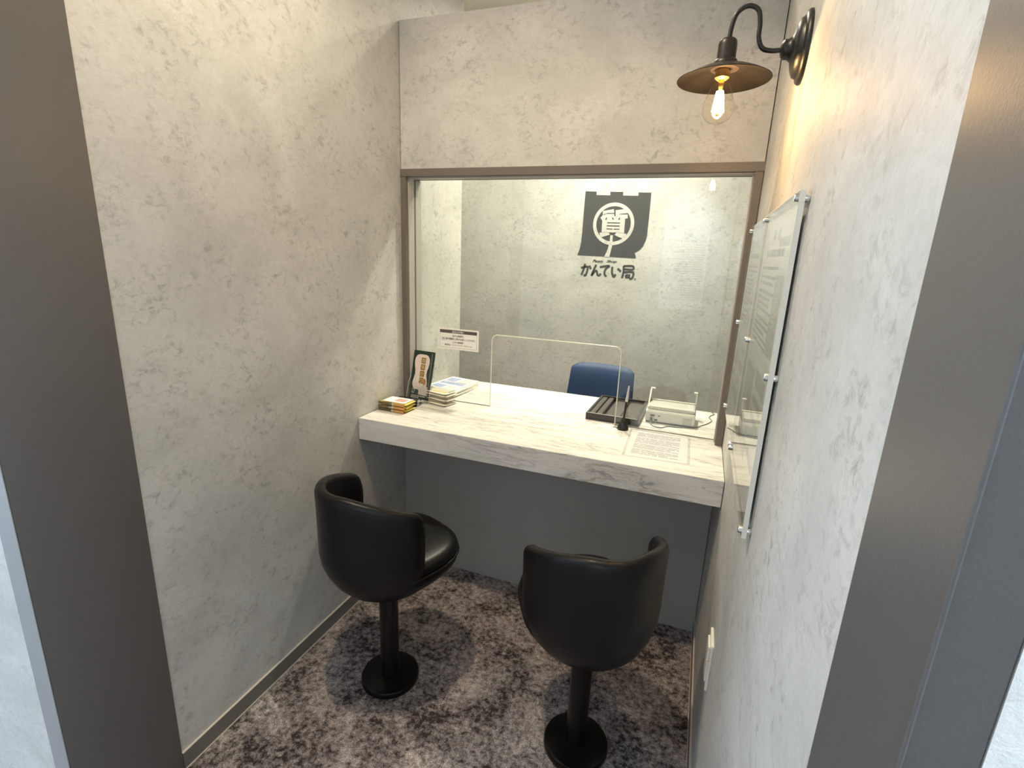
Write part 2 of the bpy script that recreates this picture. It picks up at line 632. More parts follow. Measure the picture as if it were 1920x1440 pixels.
def baseboard(name, x0, x1, y0, y1, label, xin):
    o = struct(name, box(x0, x1, y0, y1, 0, 0.05), 'skirt', label, 'baseboard')
    s = 1 if xin > 0 else -1
    xf = x1 if s > 0 else x0
    obj('caulk_line', box(min(xf, xf - s * 0.006), max(xf, xf - s * 0.006), y0, y1, 0.05, 0.0518), 'caulk', o)
    obj('floor_line', box(min(xf, xf + s * 0.002), max(xf, xf + s * 0.002), y0, y1, 0.0, 0.003), 'caulk', o)


baseboard('baseboard_left', 0.0, 0.006, YL0, 0.0, 'grey skirting strip with pale edge lines along the left wall', 1)
baseboard('baseboard_right', W - 0.005, W, YR0, 0.0, 'narrow grey skirting strip along the right wall', -1)

# ---- service window
win = thing('window_1', 'large fixed service window with taupe frame and cut-out pane', 'window', (W / 2, 0.05, CZ1), 0, None, 'structure')
win_off = Vector((W / 2, 0.05, CZ1))


def wpart(name, bm, m, bevel=0.0, parent=None):
    bmesh.ops.translate(bm, verts=bm.verts[:], vec=-win_off)
    return obj(name, bm, m, parent or win, bevel=bevel)


wpart('frame_head', box(0, W, -0.004, 0.1, ZH0, ZH1), 'frame', 0.0008)
wpart('frame_jamb', box(0.0015, 0.0225, -0.002, 0.1, CZ1, ZH0), 'frame', 0.0008)
wpart('frame_jamb', box(W - 0.0235, W - 0.0015, -0.002, 0.1, CZ1, ZH0), 'frame', 0.0008)
wpart('glazing_bead', box(0.0225, 0.0265, 0.012, 0.050, CZ1, ZH0 - 0.004), 'framelight')
wpart('glazing_bead', box(0.0225, 0.0275, 0.060, 0.098, CZ1, ZH0 - 0.004), 'framelight')
wpart('glazing_bead', box(0.0225, W - 0.0235, 0.014, 0.050, ZH0 - 0.004, ZH0), 'framelight')
wpart('glazing_bead', box(W - 0.0265, W - 0.0235, 0.030, 0.050, CZ1, ZH0 - 0.004), 'framelight')
YG = 0.0545
CX0, CX1, CZT = 0.358, 0.846, 1.003
out = [(0.022, CZ1 + 0.0006), (CX0, CZ1 + 0.0006)]
rr = 0.022
arcL = [(CX0 + rr - rr * math.cos(math.radians(a)), CZT - rr + rr * math.sin(math.radians(a))) for a in range(0, 91, 15)]
arcR = [(CX1 - rr + rr * math.sin(math.radians(a)), CZT - rr + rr * math.cos(math.radians(a))) for a in range(0, 91, 15)]
cut = [(CX0, CZ1 + 0.0006)] + arcL + arcR + [(CX1, CZ1 + 0.0006)]
poly = [(0.022, CZ1 + 0.0006)] + cut + [(W - 0.0235, CZ1 + 0.0006), (W - 0.0235, ZH0 - 0.002), (0.022, ZH0 - 0.002)]
gl = wpart('glass_pane', prism(poly, lambda u, v, w_: Vector((u, YG - 0.003 + w_, v)), 0.006), 'glass')
wpart('glass_edge', tube([(u, YG, v) for u, v in cut], 0.0019, 8), 'glassedge', 0, gl)
for a_, b_ in ((0.03, CX0), (CX1, W - 0.0235)):
    wpart('seal_line', box(a_, b_, YG - 0.003, YG + 0.003, CZ1 + 0.0001, CZ1 + 0.0014), 'wire', 0, gl)

# ---- counters
c1 = obj('marble_counter', box(0.0022, W - 0.0018, CF, 0.0555, CZ0, CZ1), 'marble', bevel=0.0012)
tag(c1, 'white marble-look counter slab in front of the glass', 'counter')
c2 = obj('staff_desk_top', box(0.0015, 1.75, 0.0575, 0.395, 0.675, CZ1), 'marble', bevel=0.0012)
tag(c2, 'white marble-look desk top behind the glass', 'desk')

# ------------------------------------------------------------------ wall lamp
LY = -0.53
lamp = thing('wall_lamp', 'black gooseneck wall lamp with flared shade and lit filament bulb', 'lamp', (W, LY, 1.688))


def lp(bm):
    bmesh.ops.translate(bm, verts=bm.verts[:], vec=-Vector((W, LY, 1.688)))
    return bm


LX = 1.0705
ZS = 1.644     # shade rim height
prof = [(0, 0.0), (0.060, 0.0), (0.060, -0.004), (0.057, -0.008), (0.050, -0.010), (0.047, -0.016), (0.036, -0.021), (0.022, -0.024), (0.017, -0.030), (0.0165, -0.037), (0.012, -0.041), (0.006, -0.043), (0, -0.043)]
obj('wall_plate', lp(lathe(prof, (W - 0.0003, LY, 1.688), 'x', 48)), 'black', lamp, True, autosmooth=40)
arm = spline([(W - 0.036, LY, 1.688), (1.149, LY, 1.688), (1.132, LY, 1.694), (1.1235, LY, 1.712), (1.1225, LY, 1.735), (1.1165, LY, 1.758), (1.0985, LY, 1.7665), (1.0805, LY, 1.757), (1.0735, LY, 1.735), (1.0715, LY, 1.705)], 6)
obj('arm', lp(tube(arm, 0.0042, 14)), 'black', lamp, True, autosmooth=60)
sock = [(0, 0.070), (0.013, 0.070), (0.0165, 0.066), (0.0172, 0.060), (0.0172, 0.036), (0.020, 0.034), (0.0225, 0.030), (0.0225, 0.027), (0.0255, 0.025), (0.027, 0.020), (0.026, 0.018), (0, 0.018)]
obj('lamp_socket', lp(lathe(sock, (LX, LY, ZS), 'z', 40)), 'bronze', lamp, True, autosmooth=40)
sh = [(0.026, 0.021), (0.040, 0.0195), (0.055, 0.0155), (0.072, 0.008), (0.0855, 0.0008), (0.0868, 0.0), (0.0862, -0.0008), (0.084, 0.0), (0.071, 0.0066), (0.054, 0.0138), (0.040, 0.0175), (0.020, 0.019)]
shade = obj('lamp_shade', lp(lathe(sh, (LX, LY, ZS), 'z', 64)), 'bronze', lamp, True, autosmooth=60)
shade.data.materials.append(M['shadein'])
for p in shade.data.polygons:
    if p.normal.z < -0.2:
        p.material_index = 1
bx_, bz = LX - 0.003, ZS
bulb = obj('bulb', lp(lathe([(0.0125, 0.012), (0.0135, 0.004), (0.017, -0.010), (0.0235, -0.026), (0.0285, -0.040), (0.030, -0.050), (0.0285, -0.060), (0.0235, -0.069), (0.014, -0.0755), (0.005, -0.078), (0.0025, -0.0815), (0, -0.083)], (bx_, LY, bz), 'z', 36)), 'bulbglass', lamp, True)
obj('bulb_cap', lp(lathe([(0, 0.018), (0.0128, 0.018), (0.0132, 0.004), (0.0085, 0.0), (0, 0.0)], (bx_, LY, bz), 'z', 28)), 'socketbrass', bulb, True, autosmooth=40)
bm = bmesh.new()
for k in range(6):
    a = k * PI / 3 + 0.3
    tube([(bx_ + 0.0055 * math.cos(a), LY + 0.0055 * math.sin(a), bz - 0.020), (bx_ + 0.0105 * math.cos(a), LY + 0.0105 * math.sin(a), bz - 0.056)], 0.0019, 6, bm)
obj('filament', lp(bm), 'filament', bulb)
obj('stem', lp(lathe([(0, 0.0), (0.006, 0.0), (0.004, -0.014), (0.0025, -0.020), (0.002, -0.058), (0.004, -0.062), (0, -0.064)], (bx_, LY, bz), 'z', 16)), 'socketbrass', bulb, True)
pl_ = bpy.data.lights.new('bulb_light', 'POINT')
pl_.energy = 6.5
pl_.color = (1.0, 0.60, 0.27)
pl_.shadow_soft_size = 0.011
po = bpy.data.objects.new('bulb_light', pl_)
COL.objects.link(po)
po.location = (bx_, LY, bz - 0.040)

# ------------------------------------------------------------------ stools


def sup(a, n=2.5):
    c, s = abs(math.cos(a)), abs(math.sin(a))
    return (c ** n + s ** n) ** (-1.0 / n)


def make_stool(label, loc, rz):
    t = thing('pedestal_stool', label, 'stool', loc, rz, 'black pedestal stools at the counter')
    # backrest shell, back direction = -y, spans +-92 degrees
    bm = bmesh.new()
    nA = 56
    th = math.radians(95)
    rows = []
    for i in range(nA + 1):
        a = -th + 2 * th * i / nA
        dg_ = abs(math.degrees(a))
        fr = min(1, max(0, (dg_ - 20) / 75))
        zr = 0.692 - 0.062 * fr ** 1.3
        e = (abs(a) - (th - 0.20)) / 0.20
        if e > 0:
            zr -= 0.038 * (1 - math.sqrt(max(0, 1 - min(e, 1) ** 2)))
        thin = 1.0
        if e > 0:
            thin = 1 - 0.55 * min(e, 1) ** 3
        k = (0.175 + 0.019 * math.exp(-(a / 0.5) ** 2)) / 0.181
        ro = 0.181
        wt = 0.029 * thin
        mid = ro - 0.0145
        O = mid + wt / 2
        I = mid - wt / 2
        sec = [(0.020, 0.333), (0.060, 0.337), (0.098, 0.349), (0.130, 0.370), (0.152, 0.398), (0.1675 - (0.0145 - wt / 2), 0.432), (O - 0.004, 0.466), (O - 0.001, 0.50), (O, zr - 0.05), (O + 0.001, zr - 0.016), (O - 0.002, zr - 0.007), (O - 0.007 * thin, zr - 0.0015), (mid, zr), (I + 0.007 * thin, zr - 0.0015), (I + 0.002, zr - 0.007), (I - 0.001, zr - 0.016), (I, zr - 0.05), (I, 0.50), (I - 0.004, 0.455), (0.130, 0.41), (0.10, 0.385), (0.02, 0.36)]
        row = []
        for r, z in sec:
            kk = 1 + (k - 1) * min(1, max(0, (z - 0.34) / 0.15))
            row.append(bm.verts.new((r * kk * math.sin(a), -r * kk * math.cos(a), z)))
        rows.append(row)
    m_ = len(rows[0])
    for A, B in zip(rows, rows[1:]):
        for j in range(m_):
            j2 = (j + 1) % m_
            bm.faces.new((A[j], A[j2], B[j2], B[j]))
    bm.faces.new(rows[0])
    bm.faces.new(rows[-1][::-1])
    obj('backrest', bm, 'leather', t, True, autosmooth=55)
    # seat cushion

    def seat_ring(bm, s, z, n=64):
        out_ = []
        for q in range(n):
            a = 2 * PI * q / n
            c, sn = math.cos(a), math.sin(a)
            k = sup(a, 2.8) if sn > 0 else 1.0
            ry = 0.203 if sn > 0 else 0.125
            out_.append(bm.verts.new((0.165 * s * c * k, ry * s * sn * k, z)))
        return out_

    def seat_solid(levels):
        bm = bmesh.new()
        R_ = [seat_ring(bm, s, z) for s, z in levels]
        for A, B in zip(R_, R_[1:]):
            for q in range(64):
                bm.faces.new((A[q], A[(q + 1) % 64], B[(q + 1) % 64], B[q]))
        bm.faces.new(R_[0][::-1])
        bm.faces.new(R_[-1])
        return bm
    sc_ = obj('seat_cushion', seat_solid([(0.97, 0.434), (0.995, 0.440), (1.0, 0.449), (0.985, 0.459), (0.94, 0.468), (0.85, 0.474), (0.65, 0.477), (0.3, 0.478)]), 'leather', t, True, autosmooth=60)
    pts = []
    for q in range(64):
        a = 2 * PI * q / 64
        k = sup(a, 2.8) if math.sin(a) > 0 else 1.0
        ry = 0.203 if math.sin(a) > 0 else 0.125
        pts.append((0.165 * k * math.cos(a), ry * k * math.sin(a), 0.4355))
    obj('piping', tube(pts, 0.0036, 8, closed=True), 'leather', sc_, True)
    obj('seat_base', seat_solid([(0.15, 0.335), (0.40, 0.341), (0.62, 0.354), (0.80, 0.374), (0.93, 0.397), (0.985, 0.414), (0.985, 0.425), (0.965, 0.433)]), 'leather', t, True, autosmooth=60)
    obj('pedestal_post', lathe([(0, 0.012), (0.028, 0.012), (0.028, 0.338), (0.05, 0.342), (0, 0.342)], seg=36), 'blackstool', t, True, autosmooth=40)
    obj('floor_base', lathe([(0, 0.0), (0.0865, 0.0), (0.0875, 0.002), (0.0875, 0.014), (0.085, 0.0185), (0.079, 0.0205), (0.040, 0.0215), (0.030, 0.023), (0.0, 0.023)], seg=56), 'blackstool', t, True, autosmooth=35)
    return t


make_stool('black leather pedestal stool beside the left wall, its seat showing', (0.315, -0.591, 0.0), math.radians(-24))
make_stool('black leather pedestal stool beside the right wall, seen from behind', (0.910, -0.591, 0.0), math.radians(31))

# ------------------------------------------------------------------ emblem on the back wall
OUT = [(.4011,1.6592),(.464,1.6572),(.4647,1.6395),(.5416,1.638),(.54,1.6563),(.6111,1.655),(.6109,1.6369),(.6927,1.6351),(.6932,1.653),(.7601,1.6511),(.7612,1.5634),(.7607,1.4797),(.7605,1.4282),(.7557,1.4021),(.7453,1.3738),(.7285,1.3526),(.7021,1.3358),(.7097,1.3217),(.7119,1.3074),(.5627,1.3103),(.38,1.3131),(.3911,1.3488),(.3964,1.388),(.3987,1.4383),(.399,1.5148),(.4,1.5903)]
TAIL = [(.5603,1.4269),(.5745,1.4273),(.5761,1.3741),(.5714,1.3472),(.5645,1.3085),(.5356,1.3089),(.5482,1.3387),(.5554,1.3658),(.5602,1.3927)]
ST = [[(.4062,1.2421),(.4379,1.2495),(.4456,1.2459),(.4433,1.2228),(.4356,1.1997),(.4257,1.204)],[(.4292,1.2658),(.4233,1.2358),(.4118,1.2013)],[(.453,1.2569),(.4653,1.2369)],[(.4942,1.2635),(.4823,1.2346),(.4715,1.2003),(.4824,1.218),(.4949,1.23),(.5017,1.2217),(.5054,1.2072),(.5154,1.2046),(.5247,1.2149)],[(.5155,1.2511),(.5691,1.2601),(.5517,1.2437),(.5446,1.2238),(.5474,1.2094),(.5571,1.2004)],[(.5867,1.2559),(.5868,1.2278),(.5932,1.2093),(.6012,1.2011),(.6086,1.216)],[(.6168,1.2475),(.6365,1.2314)],[(.6494,1.2626),(.6988,1.264),(.7006,1.2457),(.6537,1.2458)],[(.6494,1.2626),(.652,1.2349),(.6494,1.2122),(.6454,1.1956)],[(.6541,1.2288),(.7048,1.2305),(.7024,1.1994),(.6862,1.1931)],[(.6658,1.2138),(.6885,1.2142),(.6881,1.2018),(.667,1.2014),(.6658,1.2138)]]
BW = Plane((0, YB, 0), (1, 0, 0), (0, 0, 1), (0, -1, 0))
em = thing('shop_emblem', 'charcoal banner emblem with ringed kanji and lettering on the back wall', 'sign', (0.57, YB, 1.43))
emo = Vector((0.57, YB, 1.43))
EM = Plane(-emo + Vector((0, YB, 0)), (1, 0, 0), (0, 0, 1), (0, -1, 0))
obj('banner', prism(OUT, EM, 0.0012), 'emblem', em)
bm = bmesh.new()
rc = (0.5718, 1.487)
n = 64
vo, vi = [], []
for k in range(n):
    a = 2 * PI * k / n
    vo.append([bm.verts.new(EM(rc[0] + 0.1142 * math.cos(a), rc[1] + 0.1132 * math.sin(a), z)) for z in (0.0012, 0.0018)])
    vi.append([bm.verts.new(EM(rc[0] + 0.0955 * math.cos(a), rc[1] + 0.0942 * math.sin(a), z)) for z in (0.0012, 0.0018)])
for k in range(n):
    j = (k + 1) % n
    bm.faces.new((vo[k][1], vo[j][1], vi[j][1], vi[k][1]))
    bm.faces.new((vo[k][0], vo[j][0], vo[j][1], vo[k][1]))
    bm.faces.new((vi[k][0], vi[j][0], vi[j][1], vi[k][1]))
obj('ring', bm, 'wall', em)
obj('tail_stroke', prism(TAIL, EM, 0.0004, None, 0.0012), 'wall', em)
KC = [[(0.5065,1.5556),(0.5675,1.5654),(0.5719,1.5462),(0.5757,1.5303),(0.5792,1.5304),(0.5765,1.5599),(0.6321,1.5667),(0.6493,1.5551),(0.6465,1.5360),(0.6471,1.5183),(0.6338,1.5163),(0.6353,1.4400),(0.6060,1.4423),(0.5095,1.4416),(0.5080,1.5051),(0.4970,1.5181),(0.5094,1.5351)],[(0.4976,1.4398),(0.5504,1.4403),(0.5576,1.4306),(0.5117,1.4150),(0.5009,1.4254)],[(0.5829,1.4290),(0.5943,1.4421),(0.6460,1.4373),(0.6468,1.4291),(0.6290,1.4121),(0.6074,1.4183)]]
KD = [[(0.5295,1.5450),(0.5740,1.5455),(0.5744,1.5410),(0.5298,1.5405)],[(0.6000,1.5406),(0.6475,1.5455),(0.6471,1.5382),(0.6017,1.5384)],[(0.5708,1.5462),(0.5771,1.5618),(0.5809,1.5293),(0.5748,1.5277)],[(0.5277,1.5204),(0.5339,1.5212),(0.5319,1.5085),(0.5247,1.5091)],[(0.5613,1.5216),(0.5668,1.5216),(0.5741,1.5098),(0.5654,1.5112)],[(0.6010,1.5214),(0.6072,1.5214),(0.6044,1.5095),(0.5966,1.5102)],[(0.5369,1.4958),(0.6080,1.4956),(0.6085,1.4904),(0.5374,1.4905)],[(0.5359,1.4800),(0.6071,1.4799),(0.6077,1.4740),(0.5364,1.4740)],[(0.5358,1.4627),(0.5697,1.4627),(0.5701,1.4578),(0.5363,1.4578)],[(0.5760,1.4620),(0.6073,1.4620),(0.6077,1.4572),(0.5765,1.4571)],[(0.5113,1.5370),(0.5285,1.5428),(0.5291,1.5405),(0.5135,1.5344)]]
kj = None
for q, pg in enumerate(KC):
    kj_ = obj('kanji_stroke', prism(pg, EM, 0.0010, None, 0.0012), 'wall', em)
    kj = kj or kj_
for pg in KD:
    obj('kanji_gap', prism(pg, EM, 0.0006, None, 0.0020), 'emblem', kj)
bm = bmesh.new()
for s in ST:
    pts = [(p.x, p.y) for p in spline([(a, b, 0) for a, b in s], 4)] if len(s) > 3 and s[0] != s[-1] else s
    stroke2d(pts, 0.0122, EM, 0.0008, bm)
obj('lettering', bm, 'emblem', em)
text('small_lettering', 'Pawn', EM, 0.5012, 1.2835, 0.061, 0.0165, 'emblem', em, 0.0008, 0.035, 0.35)
text('small_lettering', 'Shop', EM, 0.5800, 1.2835, 0.058, 0.0185, 'emblem', em, 0.0008, 0.035, 0.35)
text('registered_mark', '®', EM, 0.7187, 1.1935, 0.0125, 0.0125, 'emblem', em, 0.0008, 0.01)

# ------------------------------------------------------------------ notice on the glass
GP = Plane((0.217, YG - 0.0031, 0.971), (1, 0, 0), (0, 0, 1), (0, -1, 0))


def local(pl, o):
    return Plane(pl.o - Vector(o), pl.u, pl.v, pl.n)


no = thing('notice_sheet', 'white printed notice with dark heading stuck on the glass', 'notice', (0.217, YG - 0.0031, 0.971))
NP = local(GP, (0.217, YG - 0.0031, 0.971))
obj('sheet', prism([(-0.087, -0.041), (0.087, -0.041), (0.087, 0.041), (-0.087, 0.041)], NP, 0.0006), 'paper', no)
obj('heading_band', prism([(-0.079, 0.0225), (0.079, 0.0225), (0.079, 0.0345), (-0.079, 0.0345)], NP, 0.0002, None, 0.0006), 'band', no)
bm = bmesh.new()
for a, b, c, d in ((-0.0795, 0.0795, 0.0345, 0.0351), (-0.0795, 0.0795, -0.0345, -0.0339), (-0.0797, -0.0791, -0.0345, 0.0351), (0.0791, 0.0797, -0.0345, 0.0351)):
    prism([(a, c), (b, c), (b, d), (a, d)], NP, 0.0002, bm, 0.0006)
obj('border_line', bm, 'band', no)
text('heading', '査定のお客様へ', NP, 0, 0.0285, 0.052, 0.0078, 'paper', no, 0.001, 0.01)
text('print', '当店では買取時に', NP, 0, 0.0125, 0.050, 0.0078, 'ink', no, 0.0009, 0.012)
text('print', 'ご本人様確認書類のご提示をお願いしております。', NP, 0, 0.0005, 0.146, 0.0082, 'ink', no, 0.0009, 0.012)
text('print', '【ご本人確認書類】', NP, 0, -0.0125, 0.044, 0.0068, 'ink', no, 0.0009, 0.01)
text('print', '運転免許証　マイナンバーカード　パスポート etc', NP, 0, -0.0235, 0.118, 0.0066, 'ink', no, 0.0009, 0.008)
bars('print_underline', NP, [(-0.072, -0.052, -0.0068, 0.0009)], 'redink', no, 0.0009, 1, False)

# ------------------------------------------------------------------ acrylic signs on right wall
XF = W - 0.0145


def acrylic_sign(label, y0, y1, z0, z1, seed, pics):
    yc, zc = (y0 + y1) / 2, (z0 + z1) / 2
    org = Vector((W, yc, zc))
    t = thing('acrylic_sign', label, 'sign', org, 0, 'acrylic poster frames on the right wall')

    def sh_(bm):
        bmesh.ops.translate(bm, verts=bm.verts[:], vec=-org)
        return bm
    obj('front_sheet', sh_(box(XF, XF + 0.0036, y0, y1, z0, z1)), 'acrylic', t)
    obj('rear_sheet', sh_(box(XF + 0.0046, XF + 0.0080, y0, y1, z0, z1)), 'acrylic', t)
    bm = bmesh.new()
    e = 0.0012
    box(XF + 0.0002, XF + 0.0078, y0 - e, y0, z0, z1, bm)
    box(XF + 0.0002, XF + 0.0078, y1, y1 + e, z0, z1, bm)
    box(XF + 0.0002, XF + 0.0078, y0, y1, z0 - e, z0, bm)
    box(XF + 0.0002, XF + 0.0078, y0, y1, z1, z1 + e, bm)
    obj('polished_edge', sh_(bm), 'acredge', t)
    mg = 0.016
    po_ = obj('poster', sh_(box(XF + 0.0038, XF + 0.0044, y0 + mg, y1 - mg, z0 + mg, z1 - mg)), 'posterpaper', t)
    # facing -x : u runs from far (+y) to near (-y) when seen from the booth
    P_ = Plane(Vector((XF + 0.0038, y1 - mg, z1 - mg)) - org, (0, -1, 0), (0, 0, -1), (-1, 0, 0))
    wd, hg = y1 - y0 - 2 * mg, z1 - z0 - 2 * mg
    bars('poster_heading', P_, [(wd * .18, wd * .82, hg * .115, hg * .026)], 'posterink', po_, 0.0001, seed)
    bars('poster_mark', P_, [(wd * .38, wd * .46, hg * .045, hg * .04)], 'midink', po_, 0.0001, seed + 1, False)
    bars('poster_mark', P_, [(wd * .54, wd * .62, hg * .045, hg * .04)], 'midink', po_, 0.0001, seed + 1, False)
    r = random.Random(seed)
    rows = []
    v = 0.175
    while v < 0.47:
        rows.append((wd * .09, wd * r.uniform(.55, .93), hg * v, hg * 0.011))
        v += r.choice((0.022, 0.022, 0.022, 0.034))
    bars('poster_text', P_, rows, 'posterink', po_, 0.0001, seed + 2)
    for a, b, c, d in pics:
        bars('poster_picture', P_, [(wd * a, wd * b, hg * c, hg * (d - c))], 'midink', po_, 0.00012, seed, False)
    for yy in (y0 + 0.009, y1 - 0.009):
        for zz in (z0 + 0.009, zc, z1 - 0.009):
            obj('standoff', sh_(lathe([(0, 0), (0.0058, 0), (0.0058, -0.0185), (0.005, -0.0195), (0, -0.0195)], (W, yy, zz), 'x', 20)), 'chrome', t, True, autosmooth=40)
    return t


acrylic_sign('clear acrylic poster frame on the right wall, the nearer of two', -0.874, -0.452, 0.868, 1.400, 11, [(.62, .93, .08, .11), (.70, .94, .2, .46), (.12, .50, .56, .74), (.56, .92, .54, .60), (.56, .90, .63, .66), (.56, .92, .69, .72), (.2, .6, .82, .9)])
acrylic_sign('clear acrylic poster frame on the right wall, next to the window', -0.444, -0.062, 0.868, 1.400, 23, [(.12, .45, .56, .72), (.55, .9, .56, .6), (.55, .9, .65, .7), (.15, .85, .8, .86)])

# ------------------------------------------------------------------ switch plate
sw = thing('wall_switch', 'white switch plate low on the right wall', 'switch', (W, -0.615, 0.412))
def loc_(bm, o):
    bmesh.ops.translate(bm, verts=bm.verts[:], vec=-Vector(o))
    return bm
so = (W, -0.615, 0.412)
obj('cover_plate', loc_(box(W - 0.006, W, -0.650, -0.580, 0.352, 0.472), so), 'plate', sw, bevel=0.0015)
obj('rocker', loc_(box(W - 0.0105, W - 0.0055, -0.637, -0.593, 0.424, 0.459), so), 'plate', sw, bevel=0.001)
obj('rocker', loc_(box(W - 0.009, W - 0.0055, -0.637, -0.593, 0.366, 0.419), so), 'plate', sw, bevel=0.001)

# ------------------------------------------------------------------ sheet, pen holder on the counter
zt = CZ1
sh_o = (1.006, -0.096, zt)
shx = thing('printed_sheet', 'printed text sheet under clear vinyl on the counter', 'paper', sh_o)
SP = Plane((0, 0, 0.0004), (1, 0, 0), (0, 1, 0), (0, 0, 1))
QU = [(-0.084, -0.127), (0.098, -0.116), (0.093, 0.121), (-0.093, 0.128)]
obj('sheet', prism(QU, SP, 0.0004), 'paper', shx)
rows = []
v = 0.100
rr_ = random.Random(5)
for k in range(17):
    if k in (4, 9, 13):
        v -= 0.006
    rows.append((-0.070, 0.070 - (0.03 * rr_.random() if k % 4 == 3 else 0), v, 0.0052))
    v -= 0.0112
bars('printed_text', SP, rows, 'greyink', shx, 0.0006, 9)
obj('vinyl_cover', prism([(-0.092, -0.135), (0.106, -0.122), (0.1, 0.126), (-0.1, 0.132)], SP, 0.0006, None, 0.0012), 'vinyl', shx)

ph = thing('pen_holder', 'black conical counter pen holder in front of the glass', 'pen holder', (0.880, 0.020, zt))
obj('holder_base', lathe([(0, 0), (0.0185, 0), (0.0195, 0.0015), (0.0195, 0.006), (0.0175, 0.013), (0.013, 0.021), (0.0095, 0.026), (0.0085, 0.030), (0.0, 0.030)], seg=36), 'black', ph, True, autosmooth=40)
obj('holder_sleeve', lathe([(0, 0.029), (0.006, 0.029), (0.0066, 0.040), (0.006, 0.042), (0, 0.042)], seg=24), 'black', ph, True, autosmooth=40)
obj('chain_stub', tube(spline([(-0.018, 0.0, 0.003), (-0.026, 0.004, 0.0025), (-0.034, 0.006, 0.0015)], 4), 0.0012, 8), 'black', ph, True)
pn = thing('counter_pen', 'slim black and silver pen standing in the holder', 'pen', (0.880, 0.020, zt + 0.030))
lean = Vector((0.006, 0.012, 0.125))
obj('pen_barrel', tube([Vector((0, 0, 0.002)), lean * 0.56], [0.0034, 0.0042], 16), 'black', pn, True, autosmooth=50)
obj('pen_tail', tube([lean * 0.555, lean * 0.6, lean * 1.0], [0.0046, 0.0050, 0.0024], 16), 'silver', pn, True, autosmooth=50)

# ------------------------------------------------------------------ tissue packs


def pack(name, label, cat, group, c, dx, dy, h, rz, wrap, top_bits, side_bits, seed, soft=7):
    """soft pillow pack with sealed ends; base centre at c"""
    t = thing(name, label, cat, c, rz, group)
    bm = bmesh.new()
    r = random.Random(seed)
    nx, ny = 10, 7
    top, bot = [], []
    for j in range(ny + 1):
        rt, rb = [], []
        for i in range(nx + 1):
            u, v = i / nx * 2 - 1, j / ny * 2 - 1
            eu = max(0, 1 - abs(u) ** soft) ** 0.5
            ev = max(0, 1 - abs(v) ** soft) ** 0.5
            puff = eu * ev
            wob = 0.0004 * r.uniform(-1, 1)
            zt_ = h * (0.5 + 0.5 * puff) + wob * puff
            zb_ = h * (0.5 - 0.5 * puff)
            rt.append(bm.verts.new((u * dx / 2, v * dy / 2, zt_)))
            rb.append(bm.verts.new((u * dx / 2, v * dy / 2, zb_)) if 0 < i < nx and 0 < j < ny else rt[-1])
        top.append(rt)
        bot.append(rb)
    for j in range(ny):
        for i in range(nx):
            bm.faces.new((top[j][i], top[j][i + 1], top[j + 1][i + 1], top[j + 1][i]))
            bm.faces.new((bot[j][i], bot[j + 1][i], bot[j + 1][i + 1], bot[j][i + 1]))
    obj('wrapper', bm, wrap, t, True, autosmooth=50)
    TP = Plane((0, 0, h), (1, 0, 0), (0, 1, 0), (0, 0, 1))
    for nm, (a, b, c_, d), mm in top_bits:
        obj(nm, prism([(a * dx, c_ * dy), (b * dx, c_ * dy), (b * dx, d * dy), (a * dx, d * dy)], TP, 0.0005 + (0.0004 if 'figure' in nm else 0), None, -0.0001), mm, t)
    for nm, (a, b), mm, side in side_bits:
        if side == 'front':
            bm = box(a * dx, b * dx, -dy / 2 - 0.0004, -dy / 2 + 0.004, h * 0.14, h * 0.88)
        else:
            bm = box(dx / 2 - 0.004, dx / 2 + 0.0004, a * dy, b * dy, h * 0.14, h * 0.88)
        obj(nm, bm, mm, t, bevel=0.0008)
    return t


ph_ = 0.0125
for k in range(3):
    rz = (-0.05, 0.02, -0.01)[k]
    lab = ('bottom', 'middle', 'top')[k]
    tb = [('printed_label', (-0.36, 0.44, -0.40, 0.42), 'paper'), ('printed_figure', (-0.02, 0.34, -0.22, 0.26), 'pink')] if k == 2 else []
    sb = [('side_print', (-0.48, 0.02), 'brown', 'front'), ('side_print', (0.06, 0.47), 'orange', 'front'), ('side_print', (-0.12, 0.06), 'palegrey', 'front')]
    pack('tissue_pack', 'yellow and orange printed tissue pack, %s of the small stack by the left wall' % lab, 'tissue pack', 'yellow tissue packs',
         (0.0655 + 0.001 * k, -0.150 + (0.002, -0.001, 0.0)[k], zt + ph_ * k), 0.117, 0.076, ph_, rz, 'yellow', tb, sb, 40 + k)
for k in range(2):
    lab = ('lower', 'upper')[k]
    pack('tissue_pack', 'glossy black wrapped pack behind the yellow ones, %s of the two' % lab, 'tissue pack', 'black glossy packs',
         (0.062 + 0.002 * k, -0.078, zt + ph_ * k), 0.105, 0.062, ph_, 0.03 * (k - 1), 'darkpack',
         [], [('side_print', (-0.10, 0.16), 'palegrey', 'side')], 50 + k)
hh = 0.0085
ordn = ('lowest', 'second from the bottom', 'third from the bottom', 'third from the top', 'second from the top', 'topmost')
for k in range(6):
    pack('tissue_pack', 'cream folded pack right of the leaflet stand, %s in its stack' % ordn[k], 'tissue pack', 'cream packs stacked by the glass',
         (0.166 + (0.004, -0.004, 0.005, -0.002, 0.003, -0.001)[k], 0.010 + (-0.009, 0.001, -0.004, 0.002, -0.003, 0.001)[k], zt + hh * k), 0.105, 0.074, hh, math.radians((-13, -10, -14, -11, -13, -12)[k]), 'cream',
         [('printed_label', (-0.45, 0.45, -0.1, 0.42), 'palegrey'), ('printed_stripe', (-0.2, 0.4, -0.34, -0.2), 'yellow')] if k == 5 else [], [('shadow_fold', (-0.44, 0.44), 'palegrey', 'front')] if False else [], 60 + k, 14)

